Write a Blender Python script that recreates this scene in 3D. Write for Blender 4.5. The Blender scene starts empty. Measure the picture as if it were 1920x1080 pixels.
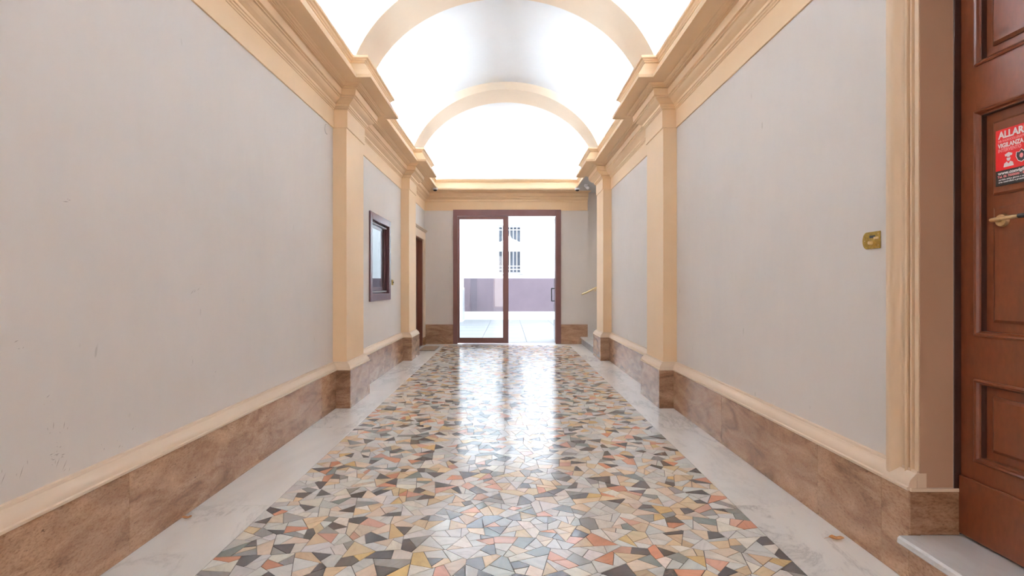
import bpy, bmesh, math, random
from mathutils import Vector, Matrix
R = math.radians
C = bpy.context.scene.collection
sc = bpy.context.scene

# ------------------------------------------------------------------ camera
cam_d = bpy.data.cameras.new('camera'); cam = bpy.data.objects.new('camera', cam_d); C.objects.link(cam)
cam_d.sensor_width = 36.0; cam_d.lens = 36.0 * 1000 / 1920
cam.location = (0, 0, 1.2); cam.rotation_euler = (R(90), 0, 0)
cam_d.shift_x = (960 - 953) / 1920; cam_d.shift_y = -(540 - 536.5) / 1920
cam_d.clip_start = 0.05
sc.camera = cam

# ------------------------------------------------------------------ world, lights, exposure
w = bpy.data.worlds.new('sky'); sc.world = w; w.use_nodes = True
bg = w.node_tree.nodes['Background']; bg.inputs[0].default_value = (0.83, 0.91, 1.0, 1); bg.inputs[1].default_value = 6.5
LED_POWER = 265.0
LED_COL = (0.73, 0.87, 1.0)
DAY_IN = 14.0
def area(name, loc, rot, sx, sy, power, col):
    l = bpy.data.lights.new(name, 'AREA'); l.shape = 'RECTANGLE'; l.size = sx; l.size_y = sy
    l.energy = power; l.color = col
    o = bpy.data.objects.new(name, l); C.objects.link(o); o.location = loc; o.rotation_euler = rot
    return o
# added area lamp: daylight of an assumed, unseen street doorway behind the camera
area('street_fill_light', (-0.03, -2.75, 1.45), (R(90), 0, 0), 1.2, 2.4, DAY_IN, (0.95, 0.97, 1.0))
area('stair_fill_light', (3.6, 10.2, 3.0), (0, 0, 0), 0.8, 1.2, 10.0, (1.0, 0.96, 0.9))  # added fill lamp that lightens the stair recess; no window is there
sc.view_settings.view_transform = 'Standard'; sc.view_settings.look = 'None'
sc.view_settings.exposure = 1.14; sc.view_settings.gamma = 1.0
sc.view_settings.use_curve_mapping = False
sc.cycles.use_denoising = True
sc.cycles.max_bounces = 12; sc.cycles.diffuse_bounces = 8; sc.cycles.glossy_bounces = 5
sc.cycles.transparent_max_bounces = 12
sc.cycles.sample_clamp_indirect = 12.0

# ------------------------------------------------------------------ dimensions (metres)
XC = -0.034                     # axis of the hall
HW = 1.706                      # half width at the plaster
PP = 0.136                      # pilaster projection
XL, XR = XC - HW, XC + HW
Y0, YB = -2.6, 11.08            # street end, courtyard end
PIL = [(5.29, 5.91), (8.63, 9.25)]
ZB = 0.372                      # travertine height

# ------------------------------------------------------------------ materials
def newmat(name):
    m = bpy.data.materials.new(name); m.use_nodes = True
    nt = m.node_tree
    return m, nt, nt.nodes['Principled BSDF']
def N(nt, t, **kw):
    n = nt.nodes.new(t)
    for k, v in kw.items():
        if k.startswith('i_'):
            n.inputs[k[2:].replace('_', ' ')].default_value = v
        else: setattr(n, k, v)
    return n
def ramp(nt, fac, stops):
    r = nt.nodes.new('ShaderNodeValToRGB'); e = r.color_ramp.elements
    while len(e) < len(stops): e.new(0.5)
    for k, (p, c) in enumerate(stops):
        e[k].position = p; e[k].color = (c[0], c[1], c[2], 1)
    nt.links.new(fac, r.inputs[0]); return r
def coords(nt, scale=(1, 1, 1), rot=(0, 0, 0), rnd=True):
    tc = nt.nodes.new('ShaderNodeTexCoord'); mp = nt.nodes.new('ShaderNodeMapping')
    mp.inputs['Scale'].default_value = scale; mp.inputs['Rotation'].default_value = rot
    src = tc.outputs['Object']
    if rnd:
        oi = nt.nodes.new('ShaderNodeObjectInfo'); mu = N(nt, 'ShaderNodeMath', operation='MULTIPLY'); mu.inputs[1].default_value = 37.0
        nt.links.new(oi.outputs['Random'], mu.inputs[0])
        ad = N(nt, 'ShaderNodeVectorMath', operation='ADD')
        nt.links.new(src, ad.inputs[0]); nt.links.new(mu.outputs[0], ad.inputs[1]); src = ad.outputs[0]
    nt.links.new(src, mp.inputs['Vector']); return mp.outputs[0]
def noise(nt, vec, scale, detail=4, rough=0.5, dist=0.0):
    n = nt.nodes.new('ShaderNodeTexNoise'); n.inputs['Scale'].default_value = scale
    n.inputs['Detail'].default_value = detail; n.inputs['Roughness'].default_value = rough
    n.inputs['Distortion'].default_value = dist
    nt.links.new(vec, n.inputs['Vector']); return n.outputs[0]
def bump(nt, b, h, strength, dist=0.01):
    bp = nt.nodes.new('ShaderNodeBump'); bp.inputs['Strength'].default_value = strength; bp.inputs['Distance'].default_value = dist
    nt.links.new(h, bp.inputs['Height']); nt.links.new(bp.outputs[0], b.inputs['Normal'])
def mixc(nt, fac, a, b, mode='MIX'):
    m = nt.nodes.new('ShaderNodeMix'); m.data_type = 'RGBA'; m.blend_type = mode
    if isinstance(fac, (int, float)): m.inputs[0].default_value = fac
    else: nt.links.new(fac, m.inputs[0])
    for i, v in ((6, a), (7, b)):
        if isinstance(v, tuple): m.inputs[i].default_value = (*v[:3], 1)
        else: nt.links.new(v, m.inputs[i])
    return m.outputs[2]

def plaster(name, c1, c2, rough=0.75, specks=None, bs=0.12, streak=0.985):
    m, nt, b = newmat(name)
    v = coords(nt, rnd=False)
    big = noise(nt, v, 0.9, 3, 0.55)
    r = ramp(nt, big, [(0.3, c1), (0.7, c2)])
    col = r.outputs[0]
    v2 = coords(nt, (7, 7, 2.2), rnd=False)
    st = noise(nt, v2, 2.0, 5, 0.6)
    r2 = ramp(nt, st, [(0.3, (streak,)*3), (0.7, (1.0,)*3)])
    col = mixc(nt, 1.0, col, r2.outputs[0], 'MULTIPLY')
    if specks:
        v3 = coords(nt, (1, 1, 0.35), rnd=False)
        sp = noise(nt, v3, 17, 2, 0.4)
        r3 = ramp(nt, sp, [(0.0, (0, 0, 0)), (0.765, (0, 0, 0)), (0.80, (0.35,)*3)])
        col = mixc(nt, r3.outputs[0], col, specks)
    nt.links.new(col, b.inputs['Base Color']); b.inputs['Roughness'].default_value = rough
    fine = noise(nt, v, 60, 4, 0.6)
    bump(nt, b, fine, bs, 0.004)
    return m
M = {}
M['plaster'] = plaster('wall_plaster', (0.655, 0.60, 0.555), (0.705, 0.645, 0.60), streak=0.98, bs=0.06, specks=(0.33, 0.28, 0.24))
M['trim'] = plaster('ochre_trim_paint', (0.70, 0.49, 0.295), (0.755, 0.54, 0.335), rough=0.6, bs=0.06)
M['mould'] = plaster('cream_moulding_paint', (0.66, 0.505, 0.37), (0.71, 0.55, 0.41), rough=0.6, bs=0.06)
M['casing'] = plaster('tan_casing_paint', (0.60, 0.43, 0.28), (0.65, 0.47, 0.31), rough=0.55, bs=0.05)
M['jamb'] = plaster('tan_jamb_paint', (0.44, 0.265, 0.165), (0.49, 0.305, 0.195), rough=0.7)
M['vault'] = plaster('vault_white', (0.735, 0.75, 0.775), (0.76, 0.775, 0.80), rough=0.85, bs=0.05)
M['arch'] = plaster('arch_cream', (0.72, 0.585, 0.45), (0.76, 0.625, 0.485), rough=0.75, bs=0.05)
M['ext_white'] = plaster('courtyard_white', (0.80, 0.81, 0.82), (0.86, 0.87, 0.88))
M['ext_dado'] = plaster('courtyard_dado', (0.155, 0.118, 0.138), (0.19, 0.142, 0.165))
M['ext_dado2'] = plaster('courtyard_dado_dark', (0.125, 0.10, 0.12), (0.145, 0.118, 0.138))

def travertine():
    m, nt, b = newmat('brown_travertine')
    v = coords(nt, (1.0, 1.0, 3.2), (0.25, 0, 0))
    n1 = noise(nt, v, 2.6, 8, 0.62, 1.2)
    r = ramp(nt, n1, [(0.28, (0.16, 0.078, 0.038)), (0.45, (0.31, 0.168, 0.092)), (0.6, (0.42, 0.245, 0.142)), (0.78, (0.52, 0.335, 0.21))])
    v2 = coords(nt, (1, 1, 2.2), (0.3, 0, 0))
    n2 = noise(nt, v2, 55, 5, 0.7)
    r2 = ramp(nt, n2, [(0.30, (0.62, 0.56, 0.5)), (0.52, (1, 1, 1)), (0.75, (1.12, 1.1, 1.08))])
    col = mixc(nt, 1.0, r.outputs[0], r2.outputs[0], 'MULTIPLY')
    pits = noise(nt, coords(nt, (1, 1, 3)), 34, 3, 0.5)
    r3 = ramp(nt, pits, [(0.0, (0,)*3), (0.68, (0,)*3), (0.73, (0.8,)*3)])
    col = mixc(nt, r3.outputs[0], col, (0.09, 0.045, 0.025))
    nt.links.new(col, b.inputs['Base Color']); b.inputs['Roughness'].default_value = 0.26
    bump(nt, b, n2, 0.06, 0.004)
    return m
M['trav'] = travertine()

def marble(name, base, vein, sc_=1.0, rough=0.16):
    m, nt, b = newmat(name)
    v = coords(nt, (1.5, 0.55, 1), (0, 0, 0.6))
    n0 = noise(nt, v, 1.3 * sc_, 6, 0.6, 0.6)
    cloud = ramp(nt, n0, [(0.3, tuple(c * 0.87 for c in base)), (0.62, base)])
    mask = noise(nt, v, 1.1 * sc_, 2, 0.5)
    mr = ramp(nt, mask, [(0.42, (0,)*3), (0.62, (1,)*3)])
    n1 = noise(nt, v, 2.1 * sc_, 9, 0.72, 0.5)
    sub = N(nt, 'ShaderNodeMath', operation='SUBTRACT'); nt.links.new(n1, sub.inputs[0]); sub.inputs[1].default_value = 0.5
    ab = N(nt, 'ShaderNodeMath', operation='ABSOLUTE'); nt.links.new(sub.outputs[0], ab.inputs[0])
    vr = ramp(nt, ab.outputs[0], [(0.0, (0.6,)*3), (0.012, (0.25,)*3), (0.05, (0,)*3)])
    mm = N(nt, 'ShaderNodeMath', operation='MULTIPLY'); nt.links.new(vr.outputs[0], mm.inputs[0]); nt.links.new(mr.outputs[0], mm.inputs[1])
    col = mixc(nt, mm.outputs[0], cloud.outputs[0], vein)
    nt.links.new(col, b.inputs['Base Color']); b.inputs['Roughness'].default_value = rough
    return m
M['marble'] = marble('white_veined_marble', (0.83, 0.81, 0.77), (0.30, 0.29, 0.29))
M['step_marble'] = marble('step_marble', (0.66, 0.64, 0.62), (0.33, 0.32, 0.32), 2.0)
M['grey_marble'] = marble('grey_marble', (0.30, 0.285, 0.28), (0.5, 0.48, 0.46), 4.0)

def stone_mat():
    m, nt, b = newmat('palladiana_stone')
    at = nt.nodes.new('ShaderNodeAttribute'); at.attribute_name = 'stone_colour'
    tc = nt.nodes.new('ShaderNodeTexCoord')
    ad = N(nt, 'ShaderNodeVectorMath', operation='ADD'); nt.links.new(tc.outputs['Object'], ad.inputs[0])
    mu = N(nt, 'ShaderNodeMath', operation='MULTIPLY'); mu.inputs[1].default_value = 60.0
    nt.links.new(at.outputs['Alpha'], mu.inputs[0]); nt.links.new(mu.outputs[0], ad.inputs[1])
    rot = nt.nodes.new('ShaderNodeVectorRotate'); rot.rotation_type = 'Z_AXIS'
    nt.links.new(ad.outputs[0], rot.inputs['Vector']); nt.links.new(mu.outputs[0], rot.inputs['Angle'])
    mp = nt.nodes.new('ShaderNodeMapping'); mp.inputs['Scale'].default_value = (1, 0.35, 1)
    nt.links.new(rot.outputs[0], mp.inputs['Vector'])
    n1 = noise(nt, mp.outputs[0], 22, 6, 0.65, 1.0)
    r = ramp(nt, n1, [(0.25, (0.78, 0.77, 0.76)), (0.5, (1, 1, 1)), (0.72, (1.12, 1.10, 1.08))])
    col = mixc(nt, 1.0, at.outputs['Color'], r.outputs[0], 'MULTIPLY')
    n2 = noise(nt, mp.outputs[0], 30, 3, 0.5, 2.0)
    vr = ramp(nt, n2, [(0.0, (0,)*3), (0.66, (0,)*3), (0.72, (0.35,)*3), (0.78, (0,)*3)])
    col = mixc(nt, vr.outputs[0], col, (0.35, 0.25, 0.18))
    nt.links.new(col, b.inputs['Base Color'])
    n3 = noise(nt, tc.outputs['Object'], 3.0, 4, 0.6)
    rr = ramp(nt, n3, [(0.3, (0.12,)*3), (0.7, (0.2,)*3)])
    nt.links.new(rr.outputs[0], b.inputs['Roughness'])
    b.inputs['IOR'].default_value = 1.52
    bump(nt, b, n1, 0.03, 0.002)
    return m
M['stone'] = stone_mat()

def simple(name, col, rough=0.5, metal=0.0, vary=0.12, scale=30, bs=0.0, coat=0.0, stretch=(1, 1, 1)):
    m, nt, b = newmat(name)
    v = coords(nt, stretch)
    n = noise(nt, v, scale, 5, 0.6)
    r = ramp(nt, n, [(0.3, tuple(c * (1 - vary) for c in col)), (0.7, tuple(min(1, c * (1 + vary)) for c in col))])
    nt.links.new(r.outputs[0], b.inputs['Base Color'])
    b.inputs['Roughness'].default_value = rough; b.inputs['Metallic'].default_value = metal
    b.inputs['Coat Weight'].default_value = coat
    if bs: bump(nt, b, n, bs, 0.004)
    return m
M['grout'] = simple('dark_grout', (0.075, 0.06, 0.05), 0.8, scale=40)
M['wood'] = simple('varnished_brown_wood', (0.150, 0.038, 0.0135), 0.28, vary=0.14, scale=24, bs=0.10, stretch=(2, 2, 0.9))
M['wood_dark'] = simple('dark_frame_wood_recess_shade', (0.045, 0.016, 0.010), 0.4, vary=0.3, scale=9, bs=0.1, stretch=(6, 6, 0.6))
M['maroon'] = simple('maroon_metal_frame', (0.155, 0.060, 0.052), 0.38, vary=0.06, scale=5)
M['maroon_win'] = simple('plum_lacquered_wood', (0.115, 0.050, 0.055), 0.25, vary=0.1, scale=8, stretch=(5, 5, 1))
M['inner_door'] = simple('reddish_brown_door', (0.16, 0.045, 0.022), 0.45, vary=0.15, scale=8, stretch=(5, 5, 0.6))
M['brass'] = simple('brass', (0.78, 0.62, 0.36), 0.32, 1.0, vary=0.15, scale=50)
M['brass_old'] = simple('worn_brass_plate', (0.42, 0.28, 0.06), 0.32, 1.0, vary=0.3, scale=70, bs=0.1)
M['black'] = simple('black_plastic', (0.012, 0.012, 0.013), 0.35)
M['white_metal'] = simple('white_painted_metal', (0.78, 0.78, 0.79), 0.4, vary=0.03)
M['grey_metal'] = simple('grey_painted_metal', (0.42, 0.42, 0.43), 0.4, vary=0.05)
M['grille'] = simple('grille_iron_pale', (0.62, 0.63, 0.66), 0.5, vary=0.05)
M['mat'] = simple('coir_mat', (0.25, 0.17, 0.11), 0.95, vary=0.35, scale=160, bs=0.5)
M['leaf'] = simple('dry_leaf', (0.50, 0.24, 0.085), 0.6, vary=0.35, scale=60)
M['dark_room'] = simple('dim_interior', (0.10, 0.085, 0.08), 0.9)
M['court_floor'] = simple('courtyard_paving', (0.185, 0.188, 0.195), 0.5, vary=0.1, scale=6)
M['chalk'] = simple('bare_white_plaster', (0.85, 0.84, 0.82), 0.9, vary=0.03)
M['scuff'] = simple('scuff_grey', (0.40, 0.345, 0.31), 0.8, vary=0.1)
M['red'] = simple('red_print', (0.66, 0.012, 0.014), 0.35, vary=0.03)
M['white_print'] = simple('white_print', (0.88, 0.88, 0.88), 0.4, vary=0.02)
M['pink_print'] = simple('pink_print', (0.85, 0.30, 0.30), 0.4, vary=0.02)
M['black_print'] = simple('black_print', (0.02, 0.02, 0.022), 0.35, vary=0.05)
M['window_dark'] = simple('courtyard_window_glass', (0.10, 0.115, 0.14), 0.15, vary=0.2, scale=3)

def glass(name='clear_glass', ior=1.5):
    m = bpy.data.materials.new(name); m.use_nodes = True; nt = m.node_tree; nt.nodes.clear()
    out = nt.nodes.new('ShaderNodeOutputMaterial'); mx = nt.nodes.new('ShaderNodeMixShader')
    tr = nt.nodes.new('ShaderNodeBsdfTransparent'); tr.inputs[0].default_value = (0.955, 0.975, 0.98, 1)
    gl = nt.nodes.new('ShaderNodeBsdfGlossy'); gl.inputs['Roughness'].default_value = 0.01
    fr = nt.nodes.new('ShaderNodeFresnel'); fr.inputs[0].default_value = ior
    nt.links.new(fr.outputs[0], mx.inputs[0]); nt.links.new(tr.outputs[0], mx.inputs[1]); nt.links.new(gl.outputs[0], mx.inputs[2])
    nt.links.new(mx.outputs[0], out.inputs[0]); return m
M['glass'] = glass()
M['coated_glass'] = glass('coated_window_glass', 2.3)
def emit(name, col, s):
    m = bpy.data.materials.new(name); m.use_nodes = True; nt = m.node_tree; nt.nodes.clear()
    out = nt.nodes.new('ShaderNodeOutputMaterial'); e = nt.nodes.new('ShaderNodeEmission')
    e.inputs[0].default_value = (*col, 1); e.inputs[1].default_value = s
    nt.links.new(e.outputs[0], out.inputs[0]); return m
M['led'] = emit('led_strip_glow', LED_COL, LED_POWER)

# ------------------------------------------------------------------ helpers
class MB:
    def __init__(s): s.v = []; s.f = []
    def add(s, vs, fs):
        o = len(s.v); s.v += [tuple(p) for p in vs]; s.f += [tuple(i + o for i in f) for f in fs]; return s
    def box(s, x0, x1, y0, y1, z0, z1):
        x0, x1 = min(x0, x1), max(x0, x1); y0, y1 = min(y0, y1), max(y0, y1); z0, z1 = min(z0, z1), max(z0, z1)
        return s.add([(x0,y0,z0),(x1,y0,z0),(x1,y1,z0),(x0,y1,z0),(x0,y0,z1),(x1,y0,z1),(x1,y1,z1),(x0,y1,z1)],
                     [(0,3,2,1),(4,5,6,7),(0,1,5,4),(1,2,6,5),(2,3,7,6),(3,0,4,7)])
    def cyl(s, p0, p1, r0, r1=None, n=16):
        p0 = Vector(p0); p1 = Vector(p1); r1 = r0 if r1 is None else r1
        d = (p1 - p0).normalized(); a = d.orthogonal().normalized(); b = d.cross(a)
        vs = []
        for p, r in ((p0, r0), (p1, r1)):
            for k in range(n):
                t = 2 * math.pi * k / n; vs.append(p + a * (r * math.cos(t)) + b * (r * math.sin(t)))
        fs = [(k, (k + 1) % n, n + (k + 1) % n, n + k) for k in range(n)] + [tuple(range(n - 1, -1, -1)), tuple(range(n, 2 * n))]
        return s.add(vs, fs)
    def tube(s, pts, r, n=10):
        pts = [Vector(p) for p in pts]; vs = []; up = None
        for i, p in enumerate(pts):
            d = ((pts[i + 1] if i < len(pts) - 1 else p) - (pts[i - 1] if i else p)).normalized()
            if up is None: up = d.orthogonal().normalized()
            a = (up - d * up.dot(d)).normalized(); up = a; b = d.cross(a)
            for k in range(n):
                t = 2 * math.pi * k / n; vs.append(p + a * (r * math.cos(t)) + b * (r * math.sin(t)))
        m = len(pts); fs = []
        for i in range(m - 1):
            for k in range(n): fs.append((i*n+k, i*n+(k+1)%n, (i+1)*n+(k+1)%n, (i+1)*n+k))
        fs += [tuple(range(n-1, -1, -1)), tuple(range((m-1)*n, m*n))]
        return s.add(vs, fs)
    def build(s, name, mat, parent=None, bevel=0, smooth=False, seg=1):
        me = bpy.data.meshes.new(name); me.from_pydata(s.v, [], s.f)
        bm = bmesh.new(); bm.from_mesh(me); bmesh.ops.recalc_face_normals(bm, faces=bm.faces)
        if bevel:
            bmesh.ops.bevel(bm, geom=[e for e in bm.edges if e.is_manifold and e.calc_face_angle(0) > 0.5], offset=bevel, segments=seg, affect='EDGES', clamp_overlap=True)
        if smooth:
            for f in bm.faces: f.smooth = True
            for e in bm.edges:
                if e.is_manifold and e.calc_face_angle(0) > 0.6: e.smooth = False
        bm.to_mesh(me); bm.free()
        me.materials.append(mat)
        o = bpy.data.objects.new(name, me); C.objects.link(o)
        if parent: attach(o, parent)
        return o
def attach(o, p):
    o.parent = p
    q = p; m = Matrix.Identity(4)
    chain = []
    while q: chain.append(q); q = q.parent
    # every parent is only translated / rotated itself; children meshes are in world space
    for q in reversed(chain): m = m @ q.matrix_parent_inverse @ q.matrix_basis
    o.matrix_parent_inverse = m.inverted()
def tag(o, label=None, cat=None, group=None, kind=None):
    if label: o['label'] = label
    if cat: o['category'] = cat
    if group: o['group'] = group
    if kind: o['kind'] = kind
    return o
def thing(name, loc, label, cat, group=None, kind=None):
    o = bpy.data.objects.new(name, None); C.objects.link(o); o.location = loc; o.empty_display_size = 0.1
    return tag(o, label, cat, group, kind)
def B(name, mat, parent, *a, bevel=0, label=None):
    o = MB().box(*a).build(name, M[mat], parent, bevel)
    if label: o['label'] = label
    return o

def slab_wall(axis, p, thick, u0, u1, z0, z1, holes):
    """wall in the plane axis=p, growing by thick away from the hall; u runs along the other axis"""
    us = sorted({u0, u1, *[h[0] for h in holes], *[h[1] for h in holes]}); us = [u for u in us if u0 <= u <= u1]
    zs = sorted({z0, z1, *[h[2] for h in holes], *[h[3] for h in holes]}); zs = [z for z in zs if z0 <= z <= z1]
    def solid(i, j):
        if i < 0 or j < 0 or i >= len(us) - 1 or j >= len(zs) - 1: return False
        u = (us[i] + us[i+1]) / 2; z = (zs[j] + zs[j+1]) / 2
        return not any(h[0] < u < h[1] and h[2] < z < h[3] for h in holes)
    def P(u, d, z): return (p + d, u, z) if axis == 'x' else (u, p + d, z)
    b = MB(); idx = {}
    def vid(u, d, z):
        k = (u, d, z)
        if k not in idx: idx[k] = len(b.v); b.v.append(P(u, d, z))
        return idx[k]
    def quad(*q): b.f.append(tuple(vid(*k) for k in q))
    for i in range(len(us) - 1):
        for j in range(len(zs) - 1):
            if not solid(i, j): continue
            a, c, e, f = us[i], us[i+1], zs[j], zs[j+1]
            for d in (0, thick): quad((a,d,e),(c,d,e),(c,d,f),(a,d,f))
            if not solid(i-1, j): quad((a,0,e),(a,thick,e),(a,thick,f),(a,0,f))
            if not solid(i+1, j): quad((c,0,e),(c,thick,e),(c,thick,f),(c,0,f))
            if not solid(i, j-1): quad((a,0,e),(c,0,e),(c,thick,e),(a,thick,e))
            if not solid(i, j+1): quad((a,0,f),(c,0,f),(c,thick,f),(a,thick,f))
    return b

def sweep(path, prof, closed_prof=False):
    """path: plan polyline, hall on its right-hand side is +e; prof: (e, z). Mitred corners, capped ends."""
    n = len(path); vs = []; m = len(prof)
    segs = []
    for i in range(n - 1):
        d = Vector((path[i+1][0]-path[i][0], path[i+1][1]-path[i][1])).normalized()
        segs.append(Vector((d.y, -d.x)))
    for i in range(n):
        if i == 0: o = segs[0]
        elif i == n - 1: o = segs[-1]
        else:
            a, b = segs[i-1], segs[i]; o = (a + b) / (1 + a.dot(b))
        for e, z in prof: vs.append((path[i][0] + o.x * e, path[i][1] + o.y * e, z))
    fs = []
    for i in range(n - 1):
        for k in range(m if closed_prof else m - 1):
            k2 = (k + 1) % m
            fs.append((i*m+k, i*m+k2, (i+1)*m+k2, (i+1)*m+k))
    fs += [tuple(range(m)), tuple(range((n-1)*m, n*m))]
    return MB().add(vs, fs)

# ------------------------------------------------------------------ floor
floor = MB().box(XL - 0.2, XR + 0.2, Y0 - 0.3, YB + 0.25, -0.12, -0.0025).build('floor', M['grout'])
tag(floor, 'hall floor of irregular coloured stone pieces between two white marble borders', 'floor', kind='structure')
MX0, MX1, MY1 = -1.298, 1.241, 10.78
def marble_piece(x0, x1, y0, y1):
    B('marble_slab', 'marble', floor, x0, x1, y0, y1, -0.02, 0.0, bevel=0.0012)
ys = [Y0, -1.88, -0.28, 1.32, 2.92, 4.52, 6.12, 7.72, 9.32, 10.78]
for a, b_ in zip(ys, ys[1:]):
    marble_piece(XL, MX0 - 0.0015, a + 0.0008, b_ - 0.0008)
    marble_piece(MX1 + 0.0015, XR, a + 0.0008, b_ - 0.0008)
for a, b_ in ((XL, -1.143), (-1.1415, 0.0), (0.0015, 1.09), (1.0915, XR)):
    marble_piece(a + 0.0008, b_ - 0.0008, MY1 + 0.0015, YB + 0.25)

# palladiana: Voronoi blocks broken by random cracks
rng = random.Random(11)
def clip(poly, a, b, c):
    out = []
    for i in range(len(poly)):
        p, q = poly[i], poly[(i+1) % len(poly)]
        dp = a*p[0] + b*p[1] - c; dq = a*q[0] + b*q[1] - c
        if dp <= 0: out.append(p)
        if (dp < 0 < dq) or (dq < 0 < dp):
            t = dp / (dp - dq); out.append((p[0] + t*(q[0]-p[0]), p[1] + t*(q[1]-p[1])))
    return out
def area2(p): return sum(p[i][0]*p[(i+1)%len(p)][1] - p[(i+1)%len(p)][0]*p[i][1] for i in range(len(p))) / 2
def thin(p):
    return abs(area2(p)) / max(1e-9, sum(math.dist(p[i], p[(i+1) % len(p)]) for i in range(len(p))))**2
def split(p, depth=0):
    A = abs(area2(p))
    if A < rng.uniform(0.0042, 0.0105) or depth > 5: return [p]
    cx = sum(q[0] for q in p)/len(p); cy = sum(q[1] for q in p)/len(p)
    far = max(((q[0]-cx)**2 + (q[1]-cy)**2, math.atan2(q[1]-cy, q[0]-cx)) for q in p)[1]
    t = far + math.pi/2 + rng.gauss(0, 0.32); s = A ** 0.5 * 0.16
    a, b = math.cos(t + math.pi/2), math.sin(t + math.pi/2)
    c = a*(cx + rng.uniform(-s, s)) + b*(cy + rng.uniform(-s, s))
    l, r_ = clip(p, a, b, c), clip(p, -a, -b, -c)
    if len(l) > 2 and len(r_) > 2 and min(thin(l), thin(r_)) < 0.040 and depth < 5: return split(p, depth + 1)
    if min(abs(area2(l)) if len(l) > 2 else 0, abs(area2(r_)) if len(r_) > 2 else 0) < 0.0013: return [p]
    return split(l, depth+1) + split(r_, depth+1)
G = 0.185
nx = int(round((MX1 - MX0)/G)); ny = int(round((MY1 - Y0)/G))
gx = (MX1 - MX0)/nx; gy = (MY1 - Y0)/ny
site = {(i, j): (MX0 + (i + 0.5 + rng.uniform(-.46, .46))*gx, Y0 + (j + 0.5 + rng.uniform(-.46, .46))*gy) for i in range(-2, nx+2) for j in range(-2, ny+2)}
pieces = []
for i in range(nx):
    for j in range(ny):
        s = site[i, j]; p = [(MX0, Y0), (MX1, Y0), (MX1, MY1), (MX0, MY1)]
        for di in (-2, -1, 0, 1, 2):
            for dj in (-2, -1, 0, 1, 2):
                if (di or dj) and (i+di, j+dj) in site and 0 <= i+di < nx and 0 <= j+dj < ny:
                    q = site[i+di, j+dj]; a, b = q[0]-s[0], q[1]-s[1]
                    c = (q[0]**2 + q[1]**2 - s[0]**2 - s[1]**2)/2
                    p = clip(p, a, b, c)
                    if len(p) < 3: break
            if len(p) < 3: break
        if len(p) >= 3: pieces += split(p)
def inset(p, d):
    if area2(p) < 0: p = p[::-1]
    out = p
    n = len(p)
    for k in range(n):
        x0, y0 = p[k]; x1, y1 = p[(k+1) % n]; L = math.hypot(x1-x0, y1-y0)
        if L < 1e-6: continue
        a, b = (y1-y0)/L, -(x1-x0)/L            # outward normal
        out = clip(out, a, b, a*x0 + b*y0 - d)
        if len(out) < 3: return []
    # drop near-duplicate points
    res = []
    for q in out:
        if not res or math.hypot(q[0]-res[-1][0], q[1]-res[-1][1]) > 0.002: res.append(q)
    if len(res) > 2 and math.hypot(res[0][0]-res[-1][0], res[0][1]-res[-1][1]) < 0.002: res.pop()
    return res if len(res) >= 3 else []
PAL = [(33, (0.61, 0.59, 0.56)), (14, (0.70, 0.64, 0.56)), (15, (0.64, 0.475, 0.305)), (8, (0.66, 0.52, 0.40)), (20, (0.105, 0.09, 0.085)),
       (9, (0.29, 0.275, 0.255)), (4, (0.55, 0.25, 0.15)), (3, (0.60, 0.34, 0.25)), (2, (0.62, 0.43, 0.20)), (3, (0.22, 0.235, 0.22))]
tot = sum(p[0] for p in PAL)
def stone_colour():
    t = rng.uniform(0, tot)
    for wgt, c in PAL:
        t -= wgt
        if t <= 0: break
    k = rng.uniform(0.88, 1.13); stone_colour.last = PAL.index((wgt, c)); return tuple(min(0.9, v*k*rng.uniform(0.97, 1.03)) for v in c)
def stone_geo(p):
    p = inset(p, rng.choice((0.0011, 0.0015, 0.0019)))
    if not p: return None
    cx = sum(q[0] for q in p)/len(p); cy = sum(q[1] for q in p)/len(p)
    tx, ty = rng.gauss(0, 0.0022), rng.gauss(0, 0.0022); h = -0.0003
    z = lambda q: h + (q[0]-cx)*tx + (q[1]-cy)*ty
    n = len(p)
    top = [(q[0] + (cx-q[0])*0.008, q[1] + (cy-q[1])*0.008, z(q)) for q in p]
    mid = [(q[0], q[1], z(q) - 0.0005) for q in p]
    low = [(q[0], q[1], -0.006) for q in p]
    vs = top + mid + low
    fs = [tuple(range(n))] + [(k, n+k, n+(k+1)%n, (k+1)%n) for k in range(n)] + [(n+k, 2*n+k, 2*n+(k+1)%n, n+(k+1)%n) for k in range(n)]
    return vs, fs
def colour_attr(me, cols):
    at = me.color_attributes.new('stone_colour', 'FLOAT_COLOR', 'POINT')
    at.data.foreach_set('color', [c for col in cols for c in col])
cent = lambda p: (sum(q[0] for q in p)/len(p), sum(q[1] for q in p)/len(p))
seen = []
for k, p in enumerate(pieces):
    x, y = cent(p)
    if y > 2.17: seen.append((y, k))
seen.sort(); single = {k for _, k in seen[:300]}
V, F, Cc = [], [], []; near = {}
for k, p in enumerate(pieces):
    g = stone_geo(p)
    if not g: continue
    pc = cent(p)
    for _ in range(4):
        sc3 = stone_colour(); cl = stone_colour.last
        key = (int(pc[0]//0.16), int(pc[1]//0.16))
        if cl in (0, 1, 2, 3) or not any(c2 == cl and math.hypot(q[0]-pc[0], q[1]-pc[1]) < 0.105 for dx in (-1, 0, 1) for dy in (-1, 0, 1) for q, c2 in near.get((key[0]+dx, key[1]+dy), [])): break
    near.setdefault(key, []).append((pc, cl))
    col = (*sc3, rng.random())
    if k in single:
        me = bpy.data.meshes.new('stone_piece'); me.from_pydata(g[0], [], g[1]); colour_attr(me, [col]*len(g[0]))
        me.materials.append(M['stone']); o = bpy.data.objects.new('stone_piece', me); C.objects.link(o); attach(o, floor)
    else:
        o_ = len(V); V += g[0]; F += [tuple(i + o_ for i in f) for f in g[1]]; Cc += [col]*len(g[0])
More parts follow.
